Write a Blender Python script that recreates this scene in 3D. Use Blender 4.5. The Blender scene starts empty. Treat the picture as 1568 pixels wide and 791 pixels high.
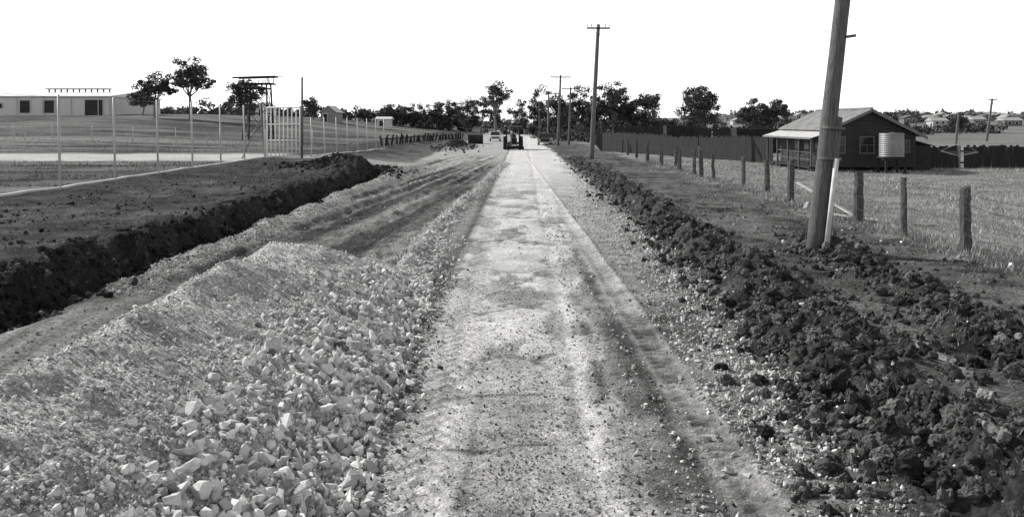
import bpy, bmesh, math, random
import numpy as np
from mathutils import Vector, Matrix
rng=np.random.default_rng(7); random.seed(7)
scene=bpy.context.scene
COL=scene.collection
# ------------------------------------------------------------- noise
TABS=[np.random.default_rng(100+i).random((256,256))*2-1 for i in range(12)]
def vn(x,y,s=0):
    T=TABS[s%12]; xi=np.floor(x).astype(int); yi=np.floor(y).astype(int)
    fx=x-xi; fy=y-yi; fx=fx*fx*(3-2*fx); fy=fy*fy*(3-2*fy)
    a=T[xi&255,yi&255]; b=T[(xi+1)&255,yi&255]; c=T[xi&255,(yi+1)&255]; d=T[(xi+1)&255,(yi+1)&255]
    return (a*(1-fx)+b*fx)*(1-fy)+(c*(1-fx)+d*fx)*fy
def fbm(x,y,o=3,s=0):
    r=0;a=1;t=0
    for i in range(o):
        r=r+a*vn(x*2**i+i*17.3,y*2**i+i*9.1,s+i); t+=a; a*=.5
    return r/t*1.4
def ss(a,b,x):
    t=np.clip((x-a)/(b-a),0,1); return t*t*(3-2*t)
def ga(d,w): return np.exp(-(d/w)**2)
# ------------------------------------------------------------- terrain definition
def edge_r(y): return 2.3+1.3*(1-np.exp(-np.maximum(y,0)/15))+.012*np.maximum(y-25,0)*.6+.16*vn(y/1.3,y*0+7.7,6)
def bank_x(y): return -7.5+.32*vn(y/2.1,y*0+3.3,4)+.18*vn(y/.6,y*0+1.3,5)
def pile_t(x,y):
    w=np.where(x<-3.5,1.65,2.2)+.2*vn(x/1.1,y/1.1,6)+.16*vn(x/.4,y/.4,2)
    return 1-np.sqrt(((x+3.5)/w)**2+(np.maximum(0,y-13.2)/4.2)**2)
def track_x(y): return 1.80-.012*(y-6)
def lane_patch(x,y,u):
    p=fbm(x/.8+3,y/1.1,5,8)+.35*fbm(x/.15,y/.2,3,2)
    return ss(.05,.27,p)
def H(x,y,full=False):
    x=np.asarray(x,float); y=np.asarray(y,float)
    u=x-.012*y; ya=np.maximum(y,0)
    z=.025*fbm(x/3,y/3,3,0)+.016*fbm(x/.6,y/.6,3,2)
    bx=bank_x(y); bw=.42+5*ss(47,55,y)
    L=ss(0,1,(bx-x)/bw); cut=1-ss(46,53,y)
    z=z+.42*L+.05*L*fbm(x/1.1,y/1.1,3,6)*ss(-18,-15,x)
    tr=ga(x-bx-.25,.3)*cut; z=z-.22*tr
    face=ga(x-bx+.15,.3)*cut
    sr=ga(x-bx-1.05,.42)*ss(13.5,18,y)*(1-ss(50,58,y)); z=z+.15*sr*(1+.6*fbm(x/.5,y/.9,2,1))
    spo=ga(x-bx+.7,.6)*cut; z=z+.08*spo*(1+1.6*fbm(x/.8,y/.8,2,7))
    hp=ga(x+9.3,2.1)*ga(y-49.5,3.6)+.5*ga(x+8.2,1.0)*ga(y-44,3)
    z=z+.5*hp*(.8+.7*fbm(x/1.0,y/1.0,3,3))
    fh=ga(x+6.2,1.3)*ga(y-100,10); z=z+.65*fh*(1+.6*fbm(x,y/2,2,5))
    er=edge_r(y)
    bm=np.where(x<er+.75,ga(x-er-.75,.5),ga(x-er-.75,.7))*(1-.65*ss(28,60,y))*(1-ss(100,140,y))
    z=z+.27*bm*(1+1.0*fbm(x/.6,y/.8,2,7))
    z=z+.12*ss(.5,1.6,x-er)+.04*ss(1.5,2.5,x-er)*(1-ss(8.5,9.5,x))*fbm(x/.7,y/.7,3,9)
    xc=5.35+.07*ya+.2*vn(y/1.3,y*0,2); row2=ga(x-xc,.42)*(1-ss(19,23,y)); z=z+.13*row2*(1+.9*fbm(x/.5,y/.5,2,8))
    t=pile_t(x,y); tp=np.clip(t,0,1); pm=ss(.0,.05,t)
    z=z+1.18*(tp**.95)*(1-.15*tp)*(1+.13*fbm(x/.9,y/1.1,3,9))+.035*pm*fbm(x/.18,y/.18,3,4)
    wm=ga(x-(-2.9+.041*y+.15*vn(y/2,y*0,3)),.22)*ss(16.5,19,y)*(1-ss(52,64,y)); z=z+.13*wm*(1+.8*fbm(x/.3,y/.5,2,3))
    tl=ga(u+.82,.24); t2=ga(u-.60,.12); dt=x-track_x(y); t3=ga(dt,.13)*(1-ss(24,32,y)); t4=ga(dt+.28,.07)*(1-ss(24,32,y))
    z=z-.02*(tl+t2)*(1-pm)-.035*t3-.02*t4+.025*ga(dt-.22,.06)
    cph=(y+abs(u+.82)*1.4)*2*np.pi/.24
    chev=np.sign(np.sin(cph)); chev3=np.sign(np.sin((y+abs(dt)*1.2)*2*np.pi/.2))
    inlane=ss(-1.35,-1.2,u)*(1-ss(.8,1.1,u))*(1-pm)*(1-ss(50,80,y))
    lp=lane_patch(x,y,u)
    z=z+.009*chev*tl*(1-pm)+.009*chev3*t3+inlane*(-.018*lp+.011*fbm(x/.12,y/.16,2,7)*(.3+lp))
    z=z+.02*ga(u+1.28,.06)*(1-pm)*(1+fbm(x/.3,y/.4,2,1))*(1-ss(50,70,y))-.05*ss(-1.15,-1.5,u)*ss(14,17,y)*(1-ss(40,60,y))
    v=x-.085*y
    dirt=ss(-.1,.5,(-1.9-x)+.025*np.clip(y-18,0,60))*ss(.3,.9,x-bx-.9)*(1-pm)*ss(13,17,y)*(1-ss(60,90,y))
    z=z+.10*dirt*vn(v/.32,y/9,4)+.06*dirt*fbm(x/.25,y/.5,3,6)
    clod=np.clip(bm*1.3+row2*1.2+spo*.6+face*.9+hp*1.3+fh,0,1)
    z=z+.14*clod*(np.abs(fbm(x/.3,y/.3,4,10))-.2)
    z=z+4.0*ss(10,60,-x)*ss(60,170,y)+5.5*ss(20,150,x)*ss(200,480,y)+2.0*ss(400,900,y)
    if not full: return z
    return z,dict(u=u,L=L,tr=tr,sr=sr,face=face,spo=spo,hp=hp,er=er,bm=bm,row2=row2,t=t,pm=pm,wm=wm,tl=tl,t2=t2,t3=t3,t4=t4,dt=dt,v=v,fh=fh,bx=bx,chev=chev,chev3=chev3,lp=lp)
def h1(x,y): return float(H(np.array([x]),np.array([y]))[0])
def mix(a,b,t): return a*(1-t)+b*t
def albedo(x,y,m):
    u=m['u']; n1=fbm(x/1.5,y/1.5,4,1); n2=fbm(x/.35,y/.35,4,5); n3=fbm(x/8,y/8,3,3)
    a=.11+.06*n1+.07*n2+0*x
    a=mix(a,.24+.08*n1+.09*n2,ss(8.2,9.8,x+.5*n1))
    a=mix(a,.19+.06*n3,ss(30,60,x))
    lv=.055+.045*n1+.06*np.maximum(n2,-.4)
    a=mix(a,lv,m['L'])
    fld=.125+.07*n3+.05*n1+.10*fbm(x/14,y/2.0,4,8)+.05*fbm(x/3,y/.8,3,2)
    a=mix(a,np.clip(fld,.04,.4),ss(.3,-.3,x+17.2+.2*n1))
    st=ss(54,57,y+.8*n1)*(1-ss(66,70,y+1.5*n1))*ss(-16.4,-17.6,x); a=mix(a,.55+.08*n1,st)
    st2=ga(y-96-.1*x,3.5)*ss(-20,-30,x); a=mix(a,.3,st2*.7)
    en=ga(y-60+.35*(x+8),3.2)*ss(-17,-14,x)*(1-ss(-4,-2,x)); a=mix(a,.36+.05*n1,en)
    ld=ss(.2,.8,x-m['bx'])*(1-ss(-1.6,-1.2,u))
    dn=vn(m['v']/.3,y/9,4); dn2=vn(m['v']/.9,y/14,7)
    dcol=.15+.20*np.clip(dn2+.1,-.5,1)+.10*dn+.08*n2
    s0=(x+6.4+.13*(y-11)); trk=ga(s0+.25,.13)+ga(s0-.2,.13)
    dcol=mix(dcol,.26+.06*n1+.09*vn(s0/.16,y/7,3)+.1*trk,1-ss(12.5,15,y))
    dcol=mix(dcol,.40+.06*n1,ss(45,75,y))
    a=mix(a,np.clip(dcol,.06,.55),ld*(y<400))
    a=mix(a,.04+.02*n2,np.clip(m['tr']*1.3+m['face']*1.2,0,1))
    a=mix(a,.36+.12*n2,np.clip(m['sr']*1.2,0,1))
    # lane: pale compacted fines with darker, stonier worn patches
    rd=ss(-1.4,-1.25,u+.08*n1)*(1-ss(m['er']-.3,m['er']+.1,x+.3*n1+.1*n2))*(y<420)
    lane=.50+.12*fbm(x/.9,y/.8,4,2)+.07*n2
    lane=mix(lane,.24+.08*n2,m['lp']*ss(7.5,9,y)*(1-ss(34,55,y))*.85)
    cen=ga(u+.02+.25*n1,.45)*(1-ss(9.2,11.5,y+1.8*n1)); lane=mix(lane,.215+.12*n2+.05*n1,np.clip(cen*1.3,0,1)*(.6+.4*m['lp']))
    fine=vn(u/.03,y/5,2)
    strip=np.clip(m['tl']*1.1+m['t2'],0,1)
    lane=mix(lane,.52+.12*n1+.09*fine,strip*(1-.55*ss(13,20,y))*np.clip(.75+.6*n1,0,1))
    lane=lane-.20*np.clip(m['chev'],0,1)*m['tl']*(1-ss(15,20,y))*ss(-.35,.1,n1+.25)
    lane=lane-.18*ga(u-.86,.08)*(1-ss(12,16,y))-.12*ga(u+.45,.04)*(1-ss(10,12,y))*ss(-.3,.3,n1+.2)
    for yc,w_ in ((7.6,.04),(9.2,.04),(13.2,.05),(16.8,.06),(21.0,.08),(26.5,.12),(33,.18)):
        lane=lane-.24*ga(y-yc-.35*vn(u/.35,u*0+yc,3),w_)*ss(-.95,-.7,u+.3*n1)*(1-ss(.2,.5,u+.3*n1))
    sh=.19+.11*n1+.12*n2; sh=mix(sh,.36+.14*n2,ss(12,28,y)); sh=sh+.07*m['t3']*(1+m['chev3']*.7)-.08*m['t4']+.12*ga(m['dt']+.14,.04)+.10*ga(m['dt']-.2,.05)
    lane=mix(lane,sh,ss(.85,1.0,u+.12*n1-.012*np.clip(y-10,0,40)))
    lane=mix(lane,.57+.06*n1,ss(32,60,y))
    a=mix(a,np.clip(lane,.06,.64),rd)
    a=mix(a,.11+.05*n2,ga(u+1.36,.11)*ss(14,18,y)*(1-ss(45,60,y)))  # shadow strip along the left lane edge, painted into the albedo
    a=mix(a,.11+.07*n2,ga(x+1.25+.15*n1,.16)*(1-ss(13,17,y))*.85)  # dark pebbly dirt at the pile toe, with the toe's shade painted in
    a=mix(a,.46+.10*n2+.03*n1,np.clip(m['wm']*1.5,0,1))
    a=mix(a,.50+.12*n1+.16*n2,m['pm'])
    a=mix(a,.055+.04*n2,np.clip(m['bm']*1.7,0,1)*np.clip(.8+.3*n1,0,1))
    a=mix(a,.06+.03*n2,np.clip(m['row2']*1.4,0,1))
    a=mix(a,.042+.02*n2,np.clip(m['hp']*1.5+m['fh']*1.5+.6*m['spo']*(x<m['bx']),0,1))
    a=mix(a,.55,ga(x-4.95-.15*(y-10.2)-.1*n1,.10)*ga(y-10.3,.8))
    return np.clip(a,.025,.68)
# ------------------------------------------------------------- materials
def _mat(name):
    m=bpy.data.materials.new(name); m.use_nodes=True; nt=m.node_tree; b=nt.nodes['Principled BSDF']
    return m,nt,b
def gray(name,alb,rough=.85,var=.25,scale=6,bump=.0,metal=0,attr=False,stretch=None,bscale=None,spec=.3):
    m,nt,b=_mat(name); N=nt.nodes; Lk=nt.links
    tc=N.new('ShaderNodeTexCoord'); src=tc.outputs['Object']
    if stretch:
        mp=N.new('ShaderNodeMapping'); mp.inputs['Scale'].default_value=stretch; Lk.new(src,mp.inputs[0]); src=mp.outputs[0]
    no=N.new('ShaderNodeTexNoise'); no.inputs['Scale'].default_value=scale; no.inputs['Detail'].default_value=8; no.inputs['Roughness'].default_value=.65
    Lk.new(src,no.inputs['Vector'])
    mr=N.new('ShaderNodeMapRange'); mr.inputs['From Min'].default_value=.25; mr.inputs['From Max'].default_value=.75
    mr.inputs['To Min'].default_value=1-var; mr.inputs['To Max'].default_value=1+var; Lk.new(no.outputs[0],mr.inputs[0])
    mu=N.new('ShaderNodeMath'); mu.operation='MULTIPLY'; Lk.new(mr.outputs[0],mu.inputs[0])
    if attr:
        at=N.new('ShaderNodeAttribute'); at.attribute_name='alb'; Lk.new(at.outputs['Fac'],mu.inputs[1])
    else: mu.inputs[1].default_value=alb
    cb=N.new('ShaderNodeCombineColor')
    for i in range(3): Lk.new(mu.outputs[0],cb.inputs[i])
    Lk.new(cb.outputs[0],b.inputs['Base Color'])
    b.inputs['Roughness'].default_value=rough; b.inputs['Metallic'].default_value=metal; b.inputs['Specular IOR Level'].default_value=spec
    if bump>0:
        n2=N.new('ShaderNodeTexNoise'); n2.inputs['Scale'].default_value=bscale or scale*2; n2.inputs['Detail'].default_value=8; Lk.new(src,n2.inputs['Vector'])
        bp=N.new('ShaderNodeBump'); bp.inputs['Strength'].default_value=1; bp.inputs['Distance'].default_value=bump
        Lk.new(n2.outputs[0],bp.inputs['Height']); Lk.new(bp.outputs[0],b.inputs['Normal'])
    return m
def ground_mat(name,peb=26,bump=.02,pv=.3):
    m=gray(name,1,.95,.4,9,0,attr=True,spec=.1); nt=m.node_tree; N=nt.nodes; Lk=nt.links; b=N['Principled BSDF']
    tc=[n for n in N if n.type=='TEX_COORD'][0]; mu=[n for n in N if n.type=='MATH'][0]; cb=[n for n in N if n.type=='COMBINE_COLOR'][0]
    vo=N.new('ShaderNodeTexVoronoi'); vo.inputs['Scale'].default_value=peb; Lk.new(tc.outputs['Object'],vo.inputs['Vector'])
    sp=N.new('ShaderNodeSeparateColor'); Lk.new(vo.outputs['Color'],sp.inputs[0])
    mr=N.new('ShaderNodeMapRange'); mr.inputs['To Min'].default_value=1-pv; mr.inputs['To Max'].default_value=1+pv; Lk.new(sp.outputs[0],mr.inputs[0])
    m2=N.new('ShaderNodeMath'); m2.operation='MULTIPLY'; Lk.new(mu.outputs[0],m2.inputs[0]); Lk.new(mr.outputs[0],m2.inputs[1])
    for i in range(3): Lk.new(m2.outputs[0],cb.inputs[i])
    n2=N.new('ShaderNodeTexNoise'); n2.inputs['Scale'].default_value=22; n2.inputs['Detail'].default_value=9; n2.inputs['Roughness'].default_value=.75; Lk.new(tc.outputs['Object'],n2.inputs['Vector'])
    s=N.new('ShaderNodeMath'); s.operation='MULTIPLY_ADD'; s.inputs[1].default_value=-.5; Lk.new(vo.outputs['Distance'],s.inputs[0]); Lk.new(n2.outputs[0],s.inputs[2])
    bp=N.new('ShaderNodeBump'); bp.inputs['Distance'].default_value=bump; Lk.new(s.outputs[0],bp.inputs['Height']); Lk.new(bp.outputs[0],b.inputs['Normal'])
    return m
M_ground=ground_mat('soil_ground',24,.06,.4); M_road=ground_mat('gravel_road_surface',38,.018,.25); M_pile=ground_mat('crushed_rock_bed',42,.04,.4)
M_rock=gray('crushed_rock',1,.9,.28,30,.004,attr=True,spec=.15)
M_clod=gray('soil_clods',1,.97,.55,18,.05,attr=True,spec=.04,bscale=22)
M_grass=gray('grass',1,.9,.2,3,0,attr=True,spec=.1)
M_leaf=gray('eucalypt_leaves',1,.7,.25,1.5,0,attr=True,spec=.25)
M_bark=gray('bark',.16,.9,.35,5,.03,stretch=(3,3,.5))
M_pole=gray('pole_timber',.14,.85,.75,7,.035,stretch=(7,7,.35))
M_post=gray('weathered_post',.085,.95,.6,10,.03,stretch=(5,5,.5))
M_wire=gray('galvanised_wire',.26,.5,.1,3,metal=.3)
M_galv=gray('galvanised_steel',.5,.5,.15,4,metal=.2)
M_white=gray('white_paint',.78,.5,.08,3)
M_light=gray('light_sheet',.62,.6,.1,1.2)
M_dark=gray('dark_interior',.015,.9,.2,3)
M_darkt=gray('dark_timber',.025,.9,.45,3,.01,stretch=(1,1,.3))
M_board=gray('weatherboard',.035,.85,.55,2,.004,stretch=(.4,.4,5))
M_rust=gray('corrugated_roof',.26,.55,.5,1.5,stretch=(1,1,1))
M_glass=gray('window_glass',.03,.08,.05,1,spec=.6)
M_rubber=gray('tyre_rubber',.03,.85,.2,8)
M_conc=gray('concrete_kerb',.5,.85,.15,4)
M_pipe=gray('pale_conduit',.6,.6,.2,5)
# ------------------------------------------------------------- mesh utils
def np_mesh(name,V,F,mat,alb=None,smooth=False,parent=None):
    V=np.ascontiguousarray(V,np.float32); F=np.ascontiguousarray(F,np.int32); k=F.shape[1]
    me=bpy.data.meshes.new(name); me.vertices.add(len(V)); me.vertices.foreach_set('co',V.ravel())
    me.loops.add(F.size); me.loops.foreach_set('vertex_index',F.ravel())
    me.polygons.add(len(F)); me.polygons.foreach_set('loop_start',np.arange(0,F.size,k,dtype=np.int32))
    me.update(calc_edges=True)
    me.polygons.foreach_set('use_smooth',np.full(len(F),smooth,dtype=bool))
    if alb is not None:
        at=me.attributes.new('alb','FLOAT','POINT'); at.data.foreach_set('value',np.ascontiguousarray(alb,np.float32))
    me.materials.append(mat); ob=bpy.data.objects.new(name,me); COL.objects.link(ob)
    if parent: ob.parent=parent
    return ob
def group(name,loc=(0,0,0),rotz=0):
    e=bpy.data.objects.new(name,None); COL.objects.link(e); e.location=loc; e.rotation_euler=(0,0,rotz); e.empty_display_size=.3; return e
class MB:
    def __init__(s): s.V=[]; s.F=[]
    def add(s,V,F):
        o=len(s.V); s.V+= [tuple(v) for v in V]; s.F+=[tuple(i+o for i in f) for f in F]
    def box(s,c,d,R=None):
        x,y,z=[k/2 for k in d]; P=[Vector((a*x,b*y,e*z)) for a in(-1,1) for b in(-1,1) for e in(-1,1)]
        if R is not None: P=[R@p for p in P]
        P=[p+Vector(c) for p in P]
        s.add(P,[(0,1,3,2),(4,6,7,5),(0,4,5,1),(2,3,7,6),(0,2,6,4),(1,5,7,3)])
    def b2(s,a,b):
        s.box([(a[i]+b[i])/2 for i in range(3)],[abs(b[i]-a[i]) for i in range(3)])
    def beam(s,p,q,w,h):
        p=Vector(p);q=Vector(q);d=q-p; R=d.to_track_quat('X','Z').to_matrix(); s.box((p+q)/2,(d.length,w,h),R)
    def tube(s,p,q,r0,r1=None,n=8,rings=1,rough=0,bend=0):
        r1=r0 if r1 is None else r1; p=Vector(p);q=Vector(q);d=(q-p); 
        a=d.orthogonal().normalized(); b=d.normalized().cross(a); V=[];F=[]
        ph=[1+rough*random.uniform(-1,1) for _ in range(n)]
        for k in range(rings+1):
            t=k/rings; c=p+d*t; r=r0+(r1-r0)*t
            if bend and 0<k<rings: c=c+a*random.uniform(-bend,bend)+b*random.uniform(-bend,bend)
            for i in range(n):
                an=2*math.pi*i/n; rr=r*ph[i]*(1+rough*.4*random.uniform(-1,1))
                e=Vector((0,0,0)) if k<rings else d.normalized()*(rough*r*random.uniform(-1.2,2))
                V.append(c+(a*math.cos(an)+b*math.sin(an))*rr+e)
        for k in range(rings):
            for i in range(n): F.append((k*n+i,k*n+(i+1)%n,(k+1)*n+(i+1)%n,(k+1)*n+i))
        F.append(tuple(range(n-1,-1,-1))); F.append(tuple(rings*n+i for i in range(n)))
        s.add(V,F)
    def poly(s,P): s.add(P,[tuple(range(len(P)))])
    def prism(s,prof,x0,x1,inset=0):
        n=len(prof); V=[(x0,a,b) for a,b in prof]+[(x1,a,b) for a,b in prof]
        s.add(V,[tuple(range(n-1,-1,-1)),tuple(range(n,2*n))]+[(i,(i+1)%n,n+(i+1)%n,n+i) for i in range(n)])
    def obj(s,name,mat,parent=None,smooth=False,bevel=0):
        me=bpy.data.meshes.new(name); me.from_pydata(s.V,[],s.F); me.update()
        bm=bmesh.new(); bm.from_mesh(me); bmesh.ops.recalc_face_normals(bm,faces=bm.faces); bm.to_mesh(me); bm.free()
        me.materials.append(mat); ob=bpy.data.objects.new(name,me); COL.objects.link(ob)
        if smooth:
            for p in me.polygons: p.use_smooth = len(p.vertices)==4
        if bevel:
            md=ob.modifiers.new('b','BEVEL'); md.width=bevel; md.segments=2; md.limit_method='ANGLE'
        if parent: ob.parent=parent
        return ob
# ------------------------------------------------------------- terrain mesh
ys=[-80,-40,-20,-10,-5,-2,0,1.5,2.6]; y=3.3
while y<3500:
    ys.append(y); y+= max(.032,.0046*y) if y<90 else .0055*y*(1+min(4,(y-90)/120))
xs=list(np.arange(-9,8.6,.04)); s=.05; x=8.6
while x<3000: xs.append(x); s*=1.06; x+=s
s=.05; x=-9.05; l=[]
while x>-3000: l.append(x); s*=1.06; x-=s
xs=np.array(l[::-1]+xs); ys=np.array(ys)
X,Y=np.meshgrid(xs,ys); Xf=X.ravel(); Yf=Y.ravel()
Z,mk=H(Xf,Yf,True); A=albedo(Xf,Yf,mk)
nx=len(xs); ny=len(ys)
ii=(np.arange(ny-1)[:,None]*nx+np.arange(nx-1)[None,:]).ravel()
F=np.stack([ii,ii+1,ii+nx+1,ii+nx],1)
isroad=((mk['u']>-1.35)&(Xf<mk['er'])&(Yf>-10)&(Yf<420)&(mk['t']<=.02)); ispile=(mk['t']>.02)&(Yf>-10)
fr=isroad[F[:,0]]; fp=ispile[F[:,0]]&~fr; fg=~(fr|fp)
VV=np.stack([Xf,Yf,Z],1)
def sub(name,mask,mat):
    f=F[mask]; u,inv=np.unique(f,return_inverse=True)
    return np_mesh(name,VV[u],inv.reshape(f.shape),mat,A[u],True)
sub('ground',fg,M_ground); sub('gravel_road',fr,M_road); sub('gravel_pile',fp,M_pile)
# ------------------------------------------------------------- rocks and clods
def hull_rock(seed,n=11):
    r=np.random.default_rng(seed); bm=bmesh.new(); sc=np.array([r.uniform(1.0,1.4),r.uniform(.75,1),r.uniform(.55,.9)])
    for p in r.normal(size=(n,3)):
        p=p/np.linalg.norm(p)*r.uniform(.7,1.1)*sc; bm.verts.new(p)
    bmesh.ops.convex_hull(bm,input=bm.verts)
    bmesh.ops.delete(bm,geom=[v for v in bm.verts if not v.link_faces],context='VERTS')
    bmesh.ops.triangulate(bm,faces=bm.faces); bm.verts.index_update(); bmesh.ops.recalc_face_normals(bm,faces=bm.faces)
    V=np.array([v.co[:] for v in bm.verts]); Fa=np.array([[v.index for v in f.verts] for f in bm.faces]); bm.free(); return V,Fa
def clod_shape(seed,sub=2):
    r=np.random.default_rng(seed); bm=bmesh.new(); bmesh.ops.create_icosphere(bm,subdivisions=sub,radius=1)
    V=np.array([v.co[:] for v in bm.verts]); Fa=np.array([[v.index for v in f.verts] for f in bm.faces]); bm.free()
    o=r.uniform(0,99); k=1+.45*fbm(V[:,0]*1.5+o,V[:,1]*1.5+V[:,2]*1.3+o,2,seed)+.22*fbm(V[:,0]*4+o,V[:,1]*4+V[:,2]*3.3+o,2,seed+3)+r.normal(0,.10 if sub<3 else .06,len(V)); return V*k[:,None]*np.array([1.15,.95,.7]),Fa
ROCKS=[hull_rock(i,9+i%6) for i in range(32)]; CL3=[clod_shape(i,3) for i in range(10)]; CL2=[clod_shape(i+40,2) for i in range(10)]; CL1=[clod_shape(i+70,1) for i in range(12)]
def stamp(name,shapes,x,y,r,alb,mat,sink=.3,seed=0,parent=None,smooth=False):
    g=np.random.default_rng(seed); n=len(x); z=H(x,y)
    q=g.normal(size=(n,4)); q/=np.linalg.norm(q,axis=1)[:,None]; w,a,b,c=q.T
    R=np.stack([1-2*(b*b+c*c),2*(a*b-c*w),2*(a*c+b*w),2*(a*b+c*w),1-2*(a*a+c*c),2*(b*c-a*w),2*(a*c-b*w),2*(b*c+a*w),1-2*(a*a+b*b)],1).reshape(n,3,3)
    idx=g.integers(0,len(shapes),n); Vs=[];Fs=[];As=[];off=0
    P=np.stack([x,y,z+r*(.6-sink*2*g.random(n))],1)
    for k,(V,Fa) in enumerate(shapes):
        s=np.where(idx==k)[0]
        if len(s)==0: continue
        W=np.einsum('nij,vj->nvi',R[s],V)*r[s][:,None,None]+P[s][:,None,:]
        Vs.append(W.reshape(-1,3)); Fs.append((Fa[None]+ (np.arange(len(s))*len(V))[:,None,None]+off).reshape(-1,3)); As.append(np.repeat(alb[s],len(V))); off+=len(s)*len(V)
    return np_mesh(name,np.concatenate(Vs),np.concatenate(Fs),mat,np.concatenate(As),smooth,parent)
def logy(n,a,b): return a*np.exp(rng.random(n)*math.log(b/a))
sx=[];sy=[];sr_=[];sa=[]
def rocks(x,y,r,a): sx.append(x);sy.append(y);sr_.append(r);sa.append(a)
# pile: fine material everywhere, coarse stones rolled to the road-side toe
n=60000; y=logy(n,4.2,18); x=rng.uniform(-5.4,-1.1,n); t=pile_t(x,y); k=(t>-.03)&((rng.random(n)<.6)|(x>-3.1)); x,y=x[k],y[k]; n=len(x)
r=.006+.020*rng.random(n)**3.2; rocks(x,y,r,np.clip(rng.normal(.52,.15,n),.12,.78))
n=19000; y=logy(n,4.2,18); d=rng.random(n); x=-1.20-1.75*d**1.35+rng.normal(0,.14,n)+.3*vn(y/1.2,y*0,5); k=(pile_t(x,y)>-.14)&(rng.random(n)<1.05-.5*(-1.2-x)); x,y=x[k],y[k]; n=len(x)
r=.008+.060*rng.random(n)**4.3*np.clip(1.25-.36*(-1.2-x),.3,1.1); rocks(x,y,r,np.clip(rng.normal(.56,.17,n),.12,.8))
n=760; y=logy(n,4.6,16); x=-1.22-1.25*rng.random(n)**1.3+.28*vn(y/1.0,y*0,5); rocks(x,y,.032+.062*rng.random(n)**2.6,np.clip(rng.normal(.63,.13,n),.2,.8))
n=6500; y=logy(n,4.5,17); x=-1.2+np.abs(rng.normal(0,.2,n))-.14; rocks(x,y,.005+.030*rng.random(n)**4,np.clip(rng.normal(.30,.18,n),.05,.7))
n=220; y=logy(n,4.8,14); x=-4.4+2.2*rng.random(n); rocks(x,y,.016+.03*rng.random(n)**2.5,np.clip(rng.normal(.6,.12,n),.2,.8))
# shoulder gravel
n=32000; y=logy(n,4.5,34); x=rng.uniform(.8,3.6,n); e=edge_r(y); k=(x<e+.2)&(abs(x-track_x(y))>.13+.1*rng.random(n))&(rng.random(n)<.25+.42*(x-.8)); x,y=x[k],y[k]; n=len(x)
rocks(x,y,.005+.026*rng.random(n)**3.6,np.clip(rng.normal(.37,.17,n),.05,.75))
n=5500; y=logy(n,7,60); x=edge_r(y)-.35+rng.normal(0,.3,n); rocks(x,y,.010+.037*rng.random(n)**3,np.clip(rng.normal(.48,.16,n),.1,.75))
n=17000; y=logy(n,4.5,24); x=rng.normal(0,.5,n)+.012*y; k=(rng.random(n)<np.clip(1.6-y/10,.12,1)+.5*lane_patch(x,y,x)); x,y=x[k],y[k]; n=len(x)
rocks(x,y,.004+.015*rng.random(n)**3.5,np.clip(rng.normal(.32,.17,n),.05,.7))
n=8000; y=logy(n,16.5,62); x=-2.9+.041*y+.15*vn(y/2,y*0,3)+rng.normal(0,.16,n); rocks(x,y,.012+.045*rng.random(n)**3,np.clip(rng.normal(.52,.13,n),.1,.78))
n=2500; y=logy(n,15.5,22); x=-1.9+.03*(y-16)+rng.normal(0,.28,n); rocks(x,y,.012+.05*rng.random(n)**3,np.clip(rng.normal(.52,.13,n),.1,.78))
n=6500; y=logy(n,14.5,58); x=bank_x(y)+1.1+rng.normal(0,.36,n); rocks(x,y,.010+.032*rng.random(n)**3,np.clip(rng.normal(.42,.14,n),.08,.7))
n=5000; y=logy(n,15,50); x=rng.uniform(-6.8,-1.6,n); k=pile_t(x,y)<0; x,y=x[k],y[k]; n=len(x); rocks(x,y,.006+.025*rng.random(n)**4,np.clip(rng.normal(.3,.14,n),.06,.65))
n=500; y=logy(n,9,15); x=rng.uniform(-6.9,-5.0,n); k=pile_t(x,y)<0; x,y=x[k],y[k]; n=len(x); rocks(x,y,.006+.03*rng.random(n)**4,np.clip(rng.normal(.3,.14,n),.06,.6))
n=700; y=logy(n,6,50); x=rng.uniform(3.0,10,n); rocks(x,y,.010+.035*rng.random(n)**4,np.clip(rng.normal(.45,.15,n),.1,.75))
n=300; y=logy(n,14,50); x=rng.uniform(-15,-8,n); rocks(x,y,.012+.03*rng.random(n)**4,np.clip(rng.normal(.4,.14,n),.1,.7))
rocks(np.array([3.95,8.75,9.1,6.0,6.2]),np.array([12.1,17.4,16.2,19.6,22.5]),np.array([.065,.08,.10,.07,.06]),np.array([.75]*5))
stamp('crushed_rock_gravel',ROCKS,np.concatenate(sx),np.concatenate(sy),np.concatenate(sr_),np.concatenate(sa),M_rock,.2,3)
cx=[];cy=[];cr=[];ca=[]
def clods(x,y,r,m=.07): cx.append(x);cy.append(y);cr.append(r);ca.append(np.clip(m*np.exp(rng.normal(0,.5,len(x))),.02,.26))
n=18000; y=logy(n,4.3,70); dd=np.abs(rng.normal(0,.64,n)); x=edge_r(y)+.62+dd*np.where(rng.random(n)<.40,-.78,1.0); k=(dd<1.6)&(rng.random(n)<.15+1.3*(.5+.5*fbm(x/.7,y/.9,2,7))); x,y=x[k],y[k]; n=len(x)
clods(x,y,.006+.085*rng.random(n)**4.8)
n=4500; y=logy(n,4.5,21); x=5.35+.07*y+.2*vn(y/1.3,y*0,2)+rng.normal(0,.36,n); clods(x,y,.007+.085*rng.random(n)**4.4)
n=9000; y=logy(n,5,34); x=rng.uniform(3.6,9.2,n); k=fbm(x/1.3,y/1.3,2,3)>-.1; x,y=x[k],y[k]; n=len(x); clods(x,y,.005+.042*rng.random(n)**5,.09)
n=3600; y=logy(n,11,50); x=bank_x(y)-.05+rng.normal(0,.34,n); clods(x,y,.010+.085*rng.random(n)**4.6,.045)
n=2300; x=rng.normal(-9.3,1.5,n); y=rng.normal(49.3,2.4,n); clods(x,y,.03+.11*rng.random(n)**3.6,.045)
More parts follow.
